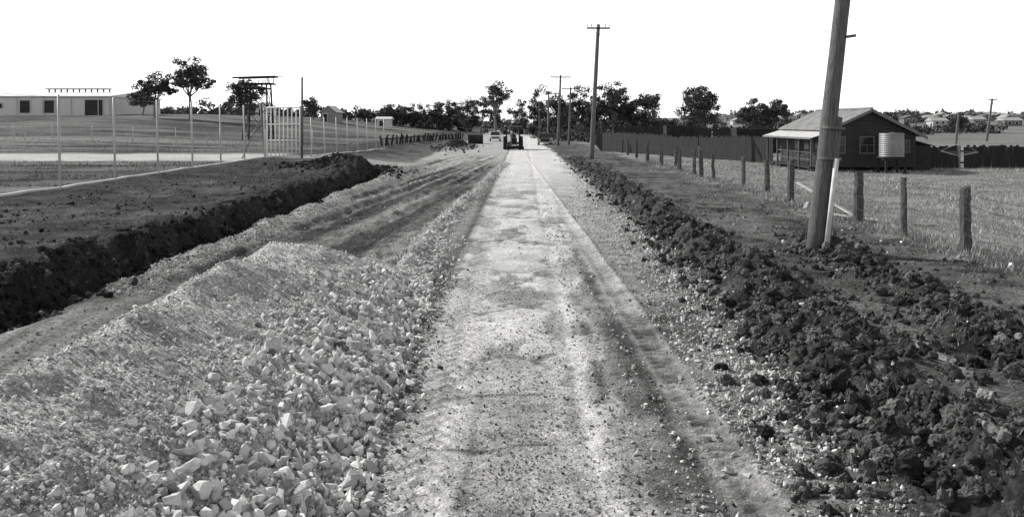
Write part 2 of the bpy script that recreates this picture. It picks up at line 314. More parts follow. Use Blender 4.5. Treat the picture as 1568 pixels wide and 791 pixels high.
n=700; x=rng.normal(-6.2,1.0,n); y=rng.normal(100,7,n); clods(x,y,.04+.14*rng.random(n)**3,.045)
n=7000; y=logy(n,12,48); x=-7.8-7.5*rng.random(n)**1.8; k=fbm(x/1.2,y/1.2,2,5)>-.15; x,y=x[k],y[k]; n=len(x); clods(x,y,.008+.05*rng.random(n)**4.5,.06)
n=260; a=rng.random(n)*6.28; d=.2+.55*rng.random(n); clods(6.3+np.cos(a)*d,18.4+np.sin(a)*d*.8,.015+.06*rng.random(n)**3)
cx,cy,cr,ca=[np.concatenate(q) for q in (cx,cy,cr,ca)]
ap=cr/np.maximum(cy,4)
for nm,lo_,hi_,shp in (('soil_clods',.0065,9,CL3),('soil_lumps',.0022,.0065,CL2),('soil_crumbs',0,.0022,CL1)):
    k=(ap>=lo_)&(ap<hi_); stamp(nm,shp,cx[k],cy[k],cr[k],ca[k],M_clod,.4,4,smooth=False)
# ------------------------------------------------------------- grass
def blades(name,x,y,h,w,alb,lean=.5):
    n=len(x); z=H(x,y)-.01; a=rng.random(n)*np.pi*2; c=np.cos(a)*w/2; s=np.sin(a)*w/2
    lx=rng.normal(.0,lean,n)*h; ly=rng.normal(0,lean,n)*h
    V=np.stack([np.stack([x-c,y-s,z],1),np.stack([x+c,y+s,z],1),np.stack([x+lx,y+ly,z+h],1)],1).reshape(-1,3)
    np_mesh(name,V,np.arange(3*n).reshape(n,3),M_grass,np.repeat(alb,3))
n=110000; y=logy(n,12,62); x=8.8+rng.random(n)**1.2*(y*.62-3); k=x>8.6; x,y=x[k],y[k]; n=len(x); tf=.5+.5*fbm(x/1.2,y/1.2,3,2)
k=((x>9.3)|(rng.random(n)<.5))&(rng.random(n)<.25+tf); x,y,tf=x[k],y[k],tf[k]; n=len(x)
blades('paddock_grass',x,y,(.03+.13*rng.random(n)**1.6)*(.4+1.0*np.clip(tf,0,1)),.007+.0005*y,np.clip(rng.normal(.32,.13,n)+.24*(tf-.5),.05,.62))
n=48000; y=logy(n,6.5,60); x=rng.uniform(3.7,9.6,n); d=fbm(x/.9,y/.9,3,6); k=(rng.random(n)<ss(-.1,.5,d+.14*(x-6.6))); x,y=x[k],y[k]; n=len(x)
blades('verge_grass',x,y,.02+.08*rng.random(n)**2,.005+.0005*y,np.clip(rng.normal(.22,.11,n),.04,.5))
n=60000; y=logy(n,12,60); x=rng.uniform(-17,-7.7,n); d=fbm(x/1.1,y/1.1,3,6); k=(rng.random(n)<ss(-.35,.5,d)); x,y=x[k],y[k]; n=len(x)
blades('verge_grass',x,y,.02+.07*rng.random(n)**2,.006+.0005*y,np.clip(rng.normal(.13,.10,n),.02,.45))
n=40000; y=logy(n,26,130); x=-17.3-rng.random(n)*(y*.6-12); k=(x<-17.3)&((y<54)|(y>70))&(fbm(x/6,y/2,3,4)>-.1); x,y=x[k],y[k]; n=len(x)
blades('field_grass',x,y,.05+.14*rng.random(n)**2,.012+.0006*y,np.clip(rng.normal(.15,.08,n),.03,.4))
n=9000; y=logy(n,4.6,35); x=edge_r(y)+.7+rng.normal(.2,.7,n); k=fbm(x/.4,y/.4,2,9)>.15; x,y=x[k],y[k]; n=len(x)
blades('uprooted_grass',x,y,.03+.07*rng.random(n)**2,.004+.0004*y,np.clip(rng.normal(.22,.12,n),.03,.5),1.3)
n=9000; y=logy(n,14,60); x=9.35+rng.normal(0,.28,n); k=vn(y/.5,y*0,1)>-.1; x,y=x[k],y[k]; n=len(x)
blades('fence_line_grass',x,y,.05+.22*rng.random(n)**1.5,.008+.0005*y,np.clip(rng.normal(.27,.1,n),.05,.5))
# ------------------------------------------------------------- timber post fence on the right
G=group('post_and_wire_fence'); mb=MB(); wr=MB()
post=[(9.25,15.1,1.3),(9.32,18.2,1.33),(9.15,20.75,1.36),(9.35,23.9,1.32),(9.4,29.9,1.4),(9.8,34,1.25),(10.0,38.4,1.2)]
yy=41.0
while yy<150: post.append((9.35+.2*math.sin(yy)+.012*(yy-40),yy,1.15+.25*random.random())); yy+=2.6+.9*random.random()
tops=[]
for i,(a,b,h) in enumerate(post):
    z0=h1(a,b); lx=random.uniform(-.06,.06); ly=random.uniform(-.05,.05); r=.078+.03*random.random()
    if i==3: r=.13
    mb.tube((a,b,z0-.1),(a+lx,b+ly,z0+h),r*1.08,r*.9,10,8,.26,.018); tops.append((a,b,z0,lx,ly,h))
for i in range(len(tops)-1):
    if i>22: break
    p,q=tops[i],tops[i+1]
    for fz in (.30,.55,.8,.95):
        prev=None; sag=random.uniform(.03,.16)
        for k in range(9):
            t=k/8; pt=(p[0]+p[3]*fz+(q[0]+q[3]*fz-p[0]-p[3]*fz)*t-.09,p[1]+(q[1]-p[1])*t,(p[2]+p[5]*fz)*(1-t)+(q[2]+q[5]*fz)*t-sag*4*t*(1-t))
            if prev: wr.tube(prev,pt,.0055,n=4)
            if i<5:
                for kk in (.2,.6): 
                    if prev:
                        e=[prev[j]+(pt[j]-prev[j])*kk for j in range(3)]; wr.tube((e[0]-.02,e[1],e[2]-.03),(e[0]+.02,e[1]+.02,e[2]+.03),.003,n=3)
            prev=pt
mb.obj('posts',M_post,G); wr.obj('barbed_wires',gray('rusty_wire',.05,.8),G)
G=group('fallen_gate_rail'); mb=MB()
mb.beam((8.85,27.5,.95),(9.5,24.6,.22),.09,.04); mb.beam((9.0,25.6,.2),(9.9,23.9,.18),.1,.04); mb.beam((8.7,26.4,.25),(9.3,27.9,.3),.08,.04); mb.obj('rails',gray('bleached_timber',.42,.8,.25,6),G)
# ------------------------------------------------------------- utility poles
def pole(x,y,dx,h,r,arm=2.3,arms=1,angle=0,zb=None,mat=M_pole):
    g=group('utility_pole'); z=h1(x,y) if zb is None else zb; a=MB(); a.tube((x,y,z-.3),(x+dx,y,z+h),r,r*.68,20,14,.025,.006); a.obj('pole',mat,g,True)
    b=MB(); c=MB()
    for k in range(arms):
        t=1-(.03+.09*k); px=x+dx*t; pz=z+h*t; v=Vector((math.cos(angle),math.sin(angle),0))
        P=Vector((px,y-r,pz)); b.beam(P-v*arm/2,P+v*arm/2,.1,.12)
        for q in (-.46,-.3,.3,.46):
            e=P+v*arm*q; c.tube(e+Vector((0,0,.06)),e+Vector((0,0,.17)),.018,.018,6); c.tube(e+Vector((0,0,.15)),e+Vector((0,0,.28)),.05,.035,8)
        b.beam(P+v*arm*.25,P-Vector((0,0,.6)),.03,.03); b.beam(P-v*arm*.25,P-Vector((0,0,.6)),.03,.03)
    if arms: b.obj('crossarm',M_darkt,g); c.obj('insulators',gray('porcelain',.2,.3,.1),g)
    return g
g=pole(6.25,18.4,1.12,9.8,.185,2.4,2,.1)
z0=h1(6.3,18.4)
mb=MB(); mb.tube((6.45,18.33,z0-.2),(6.74,18.33,z0+2.75),.1,.09,14,5,.03); mb.obj('butt_stub',M_pole,g,True)
mb=MB(); mb.tube((6.42,18.14,z0+.0),(6.64,18.14,z0+1.9),.052,.052,12); mb.obj('conduit',M_pipe,g,True)
mb=MB()
for t in (1.87,2.5): mb.tube((6.35+.118*t,18.36,z0+t),(6.353+.118*t,18.36,z0+t+.05),.24,.24,20)
mb.tube((6.9,18.3,z0+4.4),(7.06,18.2,z0+4.42),.03,n=6)
mb.obj('steel_bands',gray('rusty_band',.12,.7),g)
pole(5.95,66.7,.55,10.1,.19,1.75,1,.05)
pole(5.3,103,.35,8.2,.16,2.3,1,.1)
pole(6.9,108,.25,7.0,.15,2.2,1,.1)
pole(6.0,150,.1,6.6,.15,1.8,1); pole(5.6,185,.1,7,.15,1.8,1); pole(5.2,128,.1,7.2,.15,1.8,1)
pole(69.5,130,.9,6.2,.2,1.3,1); pole(55,110,.4,3.7,.18,.8,0)
# ------------------------------------------------------------- chain link fence & gate on the left
def chain(name,p0,p1,nspan,h,rp=.045):
    g=group(name); a=MB(); w=MB(); k=MB(); p0=Vector((*p0,0)); p1=Vector((*p1,0)); d=p1-p0; Ln=d.length; u=d/Ln
    Zt=lambda s: h1(*(p0+u*s).xy)
    for i in range(nspan+1):
        s=Ln*i/nspan; q=p0+u*s; z=Zt(s); a.tube((q.x,q.y,z-.2),(q.x-.07,q.y,z+h),rp,rp*.9,8)
    for fz in (.06,.5,.97):
        for i in range(nspan):
            s0=Ln*i/nspan; s1=Ln*(i+1)/nspan; q0=p0+u*s0; q1=p0+u*s1
            w.tube((q0.x,q0.y,Zt(s0)+h*fz),(q1.x,q1.y,Zt(s1)+h*fz),.007,n=4)
    zz=Zt(Ln/2); sp=.14; hh=h*.95
    s=-hh
    while s<Ln:
        for sgn in (1,-1):
            A0=s if sgn==1 else s+hh; B0=s+hh if sgn==1 else s
            za=zz+.05; zb_=zz+hh
            def cl(S): return za+(zb_-za)*(S-A0)/(B0-A0)
            pts=sorted([[A0,za],[B0,zb_]])
            if pts[1][0]<=0 or pts[0][0]>=Ln: continue
            if pts[0][0]<0: pts[0]=[0,cl(0)]
            if pts[1][0]>Ln: pts[1]=[Ln,cl(Ln)]
            q0=p0+u*pts[0][0]; q1=p0+u*pts[1][0]; e=.0028
            w.poly([(q0.x,q0.y,pts[0][1]-e),(q1.x,q1.y,pts[1][1]-e),(q1.x,q1.y,pts[1][1]+e),(q0.x,q0.y,pts[0][1]+e)])
        s+=sp
    for i in range(40):
        s0=Ln*i/40; s1=Ln*(i+1)/40; q0=p0+u*s0; q1=p0+u*s1
        k.beam((q0.x,q0.y,Zt(s0)+.02),(q1.x,q1.y,Zt(s1)+.02),.2,.12)
    a.obj('posts',M_galv,g,True); w.obj('chain_mesh',M_wire,g); k.obj('kerb',M_conc,g)
chain('chain_link_fence',(-16.7,14.5),(-16.9,60.6),10,3.5,.052)
chain('chain_link_fence',(-14.0,62),(-11.8,82),7,2.8,.04)
chain('chain_link_fence',(-90,100),(-17.5,78),16,1.8,.035)
G=group('steel_gate'); mb=MB(); zg=h1(-15.5,60)
def gx(t): return (-16.75+2.35*t,60.6-.3*t)
for i in range(9):
    a,b=gx(i/8); mb.tube((a,b,zg+.12),(a,b,zg+3.45),.06 if i in(0,8) else .04,n=8)
for zz in (.15,1.2,2.3,3.45):
    a,b=gx(0); c,d=gx(1); mb.tube((a,b,zg+zz),(c,d,zg+zz),.045,n=8)
mb.obj('leaf',M_white,G,True); mb=MB(); mb.tube((-14.25,60.2,zg-.2),(-14.25,60.2,zg+5.5),.08,.07,10); mb.tube((-16.9,60.7,zg-.2),(-17.2,60.7,zg+3.7),.07,.07,10); mb.tube((-16.9,60.7,zg+3.4),(-17.8,58.4,zg),.035,.035,8); mb.obj('gate_posts',gray('dark_steel',.1,.6),G,True)
G=group('timber_post_fence'); mb=MB()
for i in range(44):
    t=i/43; x=-13.2+4.4*t; y=90+66*t
    if random.random()<.08: continue
    z=h1(x,y); mb.tube((x,y,z-.1),(x+random.uniform(-.3,.3),y,z+.75+.5*random.random()),.12,.10,6,2,.15)
for i in range(11):
    t=i/11; x=-13.2+4.4*t;y=90+66*t; mb.beam((x,y,h1(x,y)+.7),(x+.4,y+6,h1(x+.4,y+6)+.65),.06,.12)
mb.obj('posts',M_darkt,G)
# ------------------------------------------------------------- paling fences right
def paling(p0,p1,h,w=.14,gap=.012):
    g=group('paling_fence'); a=MB(); p0=Vector((*p0,0));p1=Vector((*p1,0)); d=p1-p0; u=d.normalized(); s=0; ang=math.atan2(u.y,u.x); R=Matrix.Rotation(ang,3,'Z')
    while s<d.length:
        q=p0+u*s; hh=h*(1+random.uniform(-.06,.05)+.05*math.sin(s*.3)); 
        if random.random()>.03: a.box((q.x,q.y,h1(q.x,q.y)+hh/2),(w-gap,.02,hh),R@Matrix.Rotation(random.uniform(-.02,.02),3,'Y'))
        s+=w
    a.obj('palings',M_darkt,g); r=MB()
    for f in (.25,.8):
        k=int(d.length/3)+1
        for i in range(k):
            q0=p0+u*d.length*i/k; q1=p0+u*d.length*(i+1)/k; o=Vector((-u.y,u.x,0))*.05
            r.beam((q0.x+o.x,q0.y+o.y,h1(q0.x,q0.y)+h*f),(q1.x+o.x,q1.y+o.y,h1(q1.x,q1.y)+h*f),.05,.09)
            if f<.5: r.box((q0.x+2*o.x,q0.y+2*o.y,h1(q0.x,q0.y)+h*.52),(.12,.12,h*1.04))
    r.obj('rails',M_darkt,g)
paling((8.6,84),(17.2,58.5),1.7)
paling((8.6,84.5),(12,130),1.7)
paling((22.9,52),(44,55),1.25,.2)
paling((11,95),(34,110),2.2,.2)
# ------------------------------------------------------------- house
G=group('weatherboard_house')
W0,W1,D0,D1=17.35,22.3,49.0,57.3; AX,AZ,EZ=19.75,3.5,2.35; VZ=.35
walls=MB()
zc=VZ
while zc<AZ-.08:
    zt=zc+.148
    if zt<EZ-.12: a,b=W0,W1
    else:
        a=max(W0,AX-(AZ-zt)*(AX-W0)/(AZ-EZ)); b=min(W1,AX+(AZ-zt)*(W1-AX)/(AZ-2.2))
    if b-a>.15:
        R=Matrix.Rotation(math.radians(-7),3,'X')
        walls.box(((a+b)/2,D0,zc+.075),(b-a,.022,.158),R)
        if zt<EZ:
            walls.box((W0,(D0+D1)/2,zc+.075),(.022,D1-D0,.158),Matrix.Rotation(math.radians(7),3,'Y')); walls.box((W1,(D0+D1)/2,zc+.075),(.022,D1-D0,.158))
    zc+=.15
walls.obj('weatherboards',M_board,G)
c=MB(); prof=[(W0+.03,VZ),(W1-.03,VZ),(W1-.03,2.1),(AX,AZ-.1),(W0+.03,EZ-.1)]
n=len(prof); V=[(a,D0+.03,b) for a,b in prof]+[(a,D1-.03,b) for a,b in prof]; c.add(V,[tuple(range(n)),tuple(range(n,2*n))]+[(i,(i+1)%n,n+(i+1)%n,n+i) for i in range(n)]); c.obj('lining',M_darkt,G)
def corr(name,p00,p10,p01,p11,mat,parent,n=60,amp=.018,th=.02):
    m=MB(); P=[Vector(p) for p in (p00,p10,p01,p11)]; nrm=(P[1]-P[0]).cross(P[2]-P[0]).normalized(); V=[];Fc=[]
    for i in range(n*4+1):
        t=i/(n*4); o=nrm*amp*math.sin(i*math.pi/2)
        V.append(P[0].lerp(P[1],t)+o); V.append(P[2].lerp(P[3],t)+o)
    for i in range(n*4): Fc.append((2*i,2*i+2,2*i+3,2*i+1))
    m.add(V,Fc); ob=m.obj(name,mat,parent,False); md=ob.modifiers.new('s','SOLIDIFY'); md.thickness=th; return ob
corr('roof_left',(W0-.1,D0-.35,EZ+.05),(W0-.1,D1+.3,EZ+.05),(AX,D0-.35,AZ+.06),(AX,D1+.3,AZ+.06),M_rust,G,50)
corr('roof_right',(W1+.5,D0-.35,2.02),(W1+.5,D1+.3,2.02),(AX,D0-.35,AZ+.06),(AX,D1+.3,AZ+.06),M_rust,G,50)
corr('verandah_roof',(16.35,D0-.5,1.98),(16.35,D1+.4,1.98),(W0+.15,D0-.5,2.34),(W0+.15,D1+.4,2.34),gray('light_roof',.6,.5,.2,2),G,50)
t=MB(); t.tube((AX,D0-.37,AZ+.09),(AX,D1+.3,AZ+.09),.07,n=8)
t.beam((W0-.12,D0-.38,EZ-.05),(AX,D0-.38,AZ-.02),.03,.14); t.beam((AX,D0-.38,AZ-.02),(W1+.5,D0-.38,1.95),.03,.14); t.beam((16.33,D0-.52,1.94),(16.33,D1+.4,1.94),.05,.1); t.obj('barge_boards',gray('grey_trim',.15,.7),G)
t=MB()
for yy in (D0,D0+2.05,D0+4.1,D0+6.2,D1): t.b2((16.48,yy-.05,0),(16.58,yy+.05,1.95))
for zz in (.75,1.15): t.beam((16.53,D0,zz),(16.53,D0+6.2,zz),.03,.04)
t.beam((16.53,D0,1.15),(W0,D0,1.15),.04,.06)
t.obj('verandah_posts',gray('verandah_paint',.09,.7,.3),G)
t=MB(); t.b2((16.4,D0-.05,VZ-.06),(W0-.02,D1,VZ)); 
for a in (16.55,17.5,18.8,20.1,21.4,22.2):
    for b in (D0+.15,D0+2.8,D0+5.5,D1-.1): t.tube((a,b,-.1),(a,b,VZ),.1,n=8)
for k in range(3): t.b2((15.95+k*.16,D0+6.35,.0),(16.11+k*.16,D0+7.3,.11+k*.11))
t.obj('floor_and_stumps',M_darkt,G)
t=MB(); f=MB()
def win(x0,x1,z0,z1):
    t.b2((x0,D0-.035,z0),(x1,D0-.02,z1))
    for a,b,c_,d in ((x0-.07,x0,z0-.07,z1+.07),(x1,x1+.07,z0-.07,z1+.07),(x0,x1,z1,z1+.07),(x0-.0,x1,z0-.07,z0),(x0,x1,(z0+z1)/2-.02,(z0+z1)/2+.02),((x0+x1)/2-.015,(x0+x1)/2+.015,z0,(z0+z1)/2-.02)): f.b2((a,D0-.06,c_),(b,D0-.03,d))
win(19.25,19.95,1.15,2.0); win(17.75,18.35,1.15,2.0); win(21.4,21.9,1.2,1.8)
for yy in (D0+1,D0+4.3): t.b2((W0-.05,yy,1.0),(W0-.03,yy+.9,1.95)); f.b2((W0-.06,yy-.08,.93),(W0-.03,yy-.0,2.02)); f.b2((W0-.06,yy+.9,.93),(W0-.03,yy+.98,2.02))
t.b2((W0-.05,D0+2.7,VZ),(W0-.03,D0+3.5,2.1))
t.obj('window_glass',M_glass,G); f.obj('window_frames',gray('window_frame',.12,.7),G)
t=MB(); t.b2((22.5,D0+1,0),(23.6,D0+5,1.55)); t.obj('lean_to',M_board,G)
corr('lean_to_roof',(23.75,D0+.8,1.5),(23.75,D0+5.2,1.5),(22.4,D0+.8,1.85),(22.4,D0+5.2,1.85),M_rust,G,24)
G=group('water_tank'); m=MB(); V=[];Fc=[]; NR=44; NS=36
for k in range(NR+1):
    z=1.0+1.25*k/NR; r=.62+.014*math.sin(k*math.pi/2)
    for i in range(NS): a=2*math.pi*i/NS; V.append((20.2+r*math.cos(a),47.2+r*math.sin(a),z))
for k in range(NR):
    for i in range(NS): Fc.append((k*NS+i,k*NS+(i+1)%NS,(k+1)*NS+(i+1)%NS,(k+1)*NS+i))
Fc.append(tuple(range(NR*NS,NR*NS+NS))); m.add(V,Fc); m.obj('corrugated_tank',gray('tank_iron',.26,.5,.3,2,metal=.1),G)
m=MB(); 
for a in (-.5,.5):
    for b in (-.5,.5): m.b2((20.2+a-.05,47.2+b-.05,0),(20.2+a+.05,47.2+b+.05,.9))
for i in range(7): m.b2((19.5+i*.2,46.55,.93),(19.68+i*.2,47.85,.99))
m.b2((19.5,46.6,.85),(20.9,46.72,.927)); m.b2((19.5,47.66,.85),(20.9,47.78,.927)); m.beam((19.7,46.68,.05),(20.7,46.68,.85),.04,.06); m.obj('stand',M_darkt,G)
m=MB(); m.tube((20.2,47.9,2.2),(20.9,48.7,2.25),.04,n=8); m.tube((20.9,48.6,2.25),(21.3,48.7,2.0),.04,n=8); m.tube((20.78,47.0,1.05),(20.78,46.9,.3),.02,n=6); m.obj('pipe',M_galv,G)
G=group('rotary_clothesline'); m=MB(); cx0,cy0=24.2,48; m.tube((cx0,cy0,0),(cx0,cy0,1.75),.025,n=8)
for k in range(4):
    a=k*math.pi/2+.35; e=(cx0+1.25*math.cos(a),cy0+1.25*math.sin(a),1.25+.0); m.tube((cx0,cy0,1.0),e,.012,n=6); m.tube((cx0,cy0,1.75),e,.005,n=5)
for rr in (.5,.8,1.1,1.25):
    for k in range(4):
        a=k*math.pi/2+.35; b=a+math.pi/2; m.tube((cx0+rr*math.cos(a),cy0+rr*math.sin(a),1.0+.2*rr),(cx0+rr*math.cos(b),cy0+rr*math.sin(b),1.0+.2*rr),.004,n=4)
m.obj('hoist',M_wire,G)
def stack(x,y,w,d,h,mat,name='timber_stack'):
    g=group(name); m=MB(); z=h1(x,y); n=max(3,int(h/.16))
    for k in range(n):
        q=0
        while q<w: ww=min(random.uniform(.5,1.6),w-q+.1); m.box((x-w/2+q+ww/2,y+random.uniform(-.15,.15),z+.08+k*h/n),(ww-.03,d,h/n*.8)); q+=ww
    m.obj('planks',mat,g)
for a in [(26.5,70,4,2,2.3),(30,88,5,2,2.2),(22,80,4,2,2.2),(-4.9,118,1.9,2,1.25),(17,90,3,2,2.4)]: stack(*a,M_darkt)
# ------------------------------------------------------------- sheds
def shed(x0,x1,y0,y1,z,hw,hr,mat,rmat,name,doors=(),ridge='x',open_=M_dark):
    g=group(name); m=MB(); m.b2((x0,y0,z-1.5),(x1,y1,z+hw)); 
    if ridge=='y': m.add([(x0,y0,z+hw),(x1,y0,z+hw),((x0+x1)/2,y0,z+hr),(x0,y1,z+hw),(x1,y1,z+hw),((x0+x1)/2,y1,z+hr)],[(0,1,2),(3,5,4)])
    m.obj('walls',mat,g); r=MB(); o=.35
    if ridge=='x':
        ym=(y0+y1)/2
        r.add([(x0-o,y0-o,z+hw-.05),(x1+o,y0-o,z+hw-.05),(x1+o,ym,z+hr),(x0-o,ym,z+hr),(x0-o,y1+o,z+hw-.05),(x1+o,y1+o,z+hw-.05)],[(0,1,2,3),(3,2,5,4),(0,3,4),(1,5,2)])
    else:
        xm=(x0+x1)/2
        r.add([(x0-o,y0-o,z+hw-.05),(xm,y0-o,z+hr+.05),(xm,y1+o,z+hr+.05),(x0-o,y1+o,z+hw-.05),(x1+o,y0-o,z+hw-.05),(x1+o,y1+o,z+hw-.05)],[(0,1,2,3),(1,4,5,2)])
    ob=r.obj('roof',rmat,g); 
    md=ob.modifiers.new('s','SOLIDIFY'); md.thickness=.12
    if doors:
        dd=MB(); fr=MB()
        for a,b,c_,e in doors: dd.b2((a,y0-.06,z+c_),(b,y0-.02,z+e)); fr.b2((a-.15,y0-.12,z+e),(b+.15,y0-.03,z+e+.2)); fr.b2((a-.15,y0-.12,z+c_),(a,y0-.03,z+e)); fr.b2((b,y0-.12,z+c_),(b+.15,y0-.03,z+e))
        dd.obj('doors',open_,g); fr.obj('door_frames',M_galv,g)
    return g
zS=h1(-80,150)
g=shed(-118,-68.2,150,172,zS,3.3,4.3,M_light,M_white,'industrial_shed',[(-83.2,-81.5,.4,2.5),(-79.3,-77.4,.4,2.5),(-72.2,-69.2,.0,2.6),(-92,-90,.4,2.5),(-86.9,-86.2,1.2,2)])
m=MB(); m.b2((-84.5,160.5,zS+4.75),(-73,162,zS+4.98)); 
for a in np.arange(-84.2,-73,1.1): m.b2((a,161,zS+4.1),(a+.2,161.3,zS+4.75))
m.b2((-118,149.9,zS+3.0),(-68.2,149.96,zS+3.25)); m.obj('roof_monitor',gray('monitor',.2,.7),g)
m=MB(); 
for a in np.arange(-116,-69,4.6): m.b2((a,149.86,zS),(a+.12,149.97,zS+3.0))
m.obj('wall_columns',M_galv,g)
shed(-55,-52,190,196,h1(-53,190),2,3,M_light,M_light,'small_shed',[(-54.2,-53.2,0,1.6)],'y')
shed(-41,-37.8,190,198,h1(-39,190),2.2,3.6,gray('shed_grey',.25),M_galv,'small_shed',[(-40.4,-39.6,0,1.8)],'y')
shed(-29,-26.2,190,194,h1(-27,190)+.3,1.9,2.3,M_light,M_light,'small_shed',[(-28.4,-27.6,.3,1.4)])
shed(1.2,4.2,215,221,0,2.6,3.2,M_white,M_white,'small_shed',[(2,2.8,0,1.9)])
G=group('timber_lookout_tower'); tx,ty=-28.6,100; z0=h1(tx,ty); m=MB()
lg=[(-1.15,-.9),(1.15,-.9),(1.15,.9),(-1.15,.9)]; top=z0+6.3
LP=[((tx+a*1.25,ty+b*1.25,z0-.2),(tx+a,ty+b,top)) for a,b in lg]
for p,q in LP: m.tube(p,q,.12,.10,8)
def lp(i,t): return Vector(LP[i][0]).lerp(Vector(LP[i][1]),t)
for i in range(4):
    j=(i+1)%4
    for t0,t1 in ((.05,.5),(.5,.95)): m.beam(lp(i,t0),lp(j,t1),.05,.07); m.beam(lp(j,t0),lp(i,t1),.05,.07)
    for t in (.5,.93): m.beam(lp(i,t),lp(j,t),.1,.14)
m.obj('legs',M_darkt,G); m=MB(); m.box((tx,ty,top+.08),(3.4,2.6,.16)); 
for i in range(9): m.box((tx-1.6+i*.4,ty-1.3,top+.3),(.06,.06,.35))
m.box((tx,ty-1.3,top+.45),(3.4,.06,.06)); m.obj('platform',M_darkt,G)
m=MB(); R=Matrix.Rotation(-.03,3,'Y')@Matrix.Rotation(.06,3,'X'); m.box((tx,ty,top+.85),(4.8,3.4,.1),R); m.box((tx,ty-1.72,top+.76),(4.8,.05,.2),R); m.box((tx,ty,top+.74),(4.4,.12,.14),R)
for a,b in lg: m.b2((tx+a*1.2-.05,ty+b*1.2-.05,top+.16),(tx+a*1.2+.05,ty+b*1.2+.05,top+.8))
m.obj('roof',M_darkt,G)
dr=random.Random(5)
hx=[(1395,330),(1410,380),(1428,350),(1446,420),(1458,360),(1482,340),(1496,400),(1512,360),(1530,390),(1545,340),(1560,370),(1100,380),(1118,420),(1132,360),(1212,340),(1228,400),(1243,370),(1255,420),(1440,300),(1500,310),(1552,300),(1420,460),(1470,450),(1520,470)]
for k,(b,yy) in enumerate(hx):
    x=(b-784)/1358*yy; z=h1(x,yy); w=dr.uniform(3.8,6); hh=dr.uniform(1.7,2.2)
    shed(x-w/2,x+w/2,yy,yy+5,z,hh,hh+1.0,gray('walll%d'%k,.4) if dr.random()<.4 else gray('wall%d'%k,.16),gray('roofl%d'%k,.35) if dr.random()<.4 else gray('roof%d'%k,.14),'distant_house',[(x-w*.3,x-w*.15,.7,1.5),(x+w*.1,x+w*.25,.7,1.5)],'x' if dr.random()<.6 else 'y')
# ------------------------------------------------------------- trees
def leaves_at(C,Rr,npl,size,g,flat=.7,base=.065):
    n=len(C); c=np.repeat(C,npl,0); r=np.repeat(Rr,npl)
    d=g.normal(size=(n*npl,3)); d/=np.linalg.norm(d,axis=1)[:,None]; d*=(g.random(n*npl)**.45*1.15)[:,None]*r[:,None]; d[:,2]*=flat
    p=c+d; a=g.normal(size=(n*npl,3)); a/=np.linalg.norm(a,axis=1)[:,None]; b=np.cross(a,g.normal(size=(n*npl,3))); b/=np.linalg.norm(b,axis=1)[:,None]
    s=size*(.6+.8*g.random(n*npl))[:,None]
    V=np.stack([p-a*s,p-b*s*.45,p+a*s,p+b*s*.45],1).reshape(-1,3)
    al=np.repeat(np.clip(g.normal(base,.022,n*npl)+np.repeat(g.normal(0,.02,n),npl),.02,.16),4)
    return V,np.arange(len(V)).reshape(-1,4),al
def tree(x,y,ztop,cw,seed,fork=.4,name='gum_tree',dens=1.0,low=.42):
    g=np.random.default_rng(seed); rd=random.Random(seed); z=h1(x,y); h=ztop-z; G=group(name); m=MB()
    r0=.025*h+.04; fk=Vector((x+rd.uniform(-.3,.3),y,z+h*fork)); m.tube((x,y,z-.3),fk,r0,r0*.75,8,4,.05,.05)
    C=[];Rr=[]; nl=rd.randint(6,8)
    for i in range(nl):
        a=2*math.pi*i/nl+rd.uniform(-.4,.4); sp=rd.uniform(.35,.95)*cw/2*.9; e=Vector((x+math.cos(a)*sp,y+math.sin(a)*sp,z+h*rd.uniform(low+.18,.9)))
        if i==0: e=Vector((x+rd.uniform(-.15,.15)*cw,y,z+h*.93))
        mid=fk.lerp(e,.5)+Vector((rd.uniform(-.2,.2),0,-.06*h*rd.random())); m.tube(fk,mid,r0*.5,r0*.32,6); m.tube(mid,e,r0*.32,r0*.1,6)
        C.append(e); Rr.append(cw*rd.uniform(.11,.17))
        for k in range(6):
            t=rd.uniform(.2,1); s=mid.lerp(e,t); q=s+Vector((rd.uniform(-1,1)*cw*.25,rd.uniform(-1,1)*cw*.25,rd.uniform(-.12,.12)*h)); q.z=max(q.z,z+h*low); q.z=min(q.z,ztop-.1*h*rd.random())
            m.tube(s,q,r0*.14,r0*.05,4); C.append(q); Rr.append(cw*rd.uniform(.07,.14))
    m.obj('trunk_and_limbs',M_bark,G,True)
    V,Fq,al=leaves_at(np.array([c[:] for c in C]),np.array(Rr),int(70*dens),.024*cw+.05,g)
    np_mesh('foliage',V,Fq,M_leaf,al,False,G)
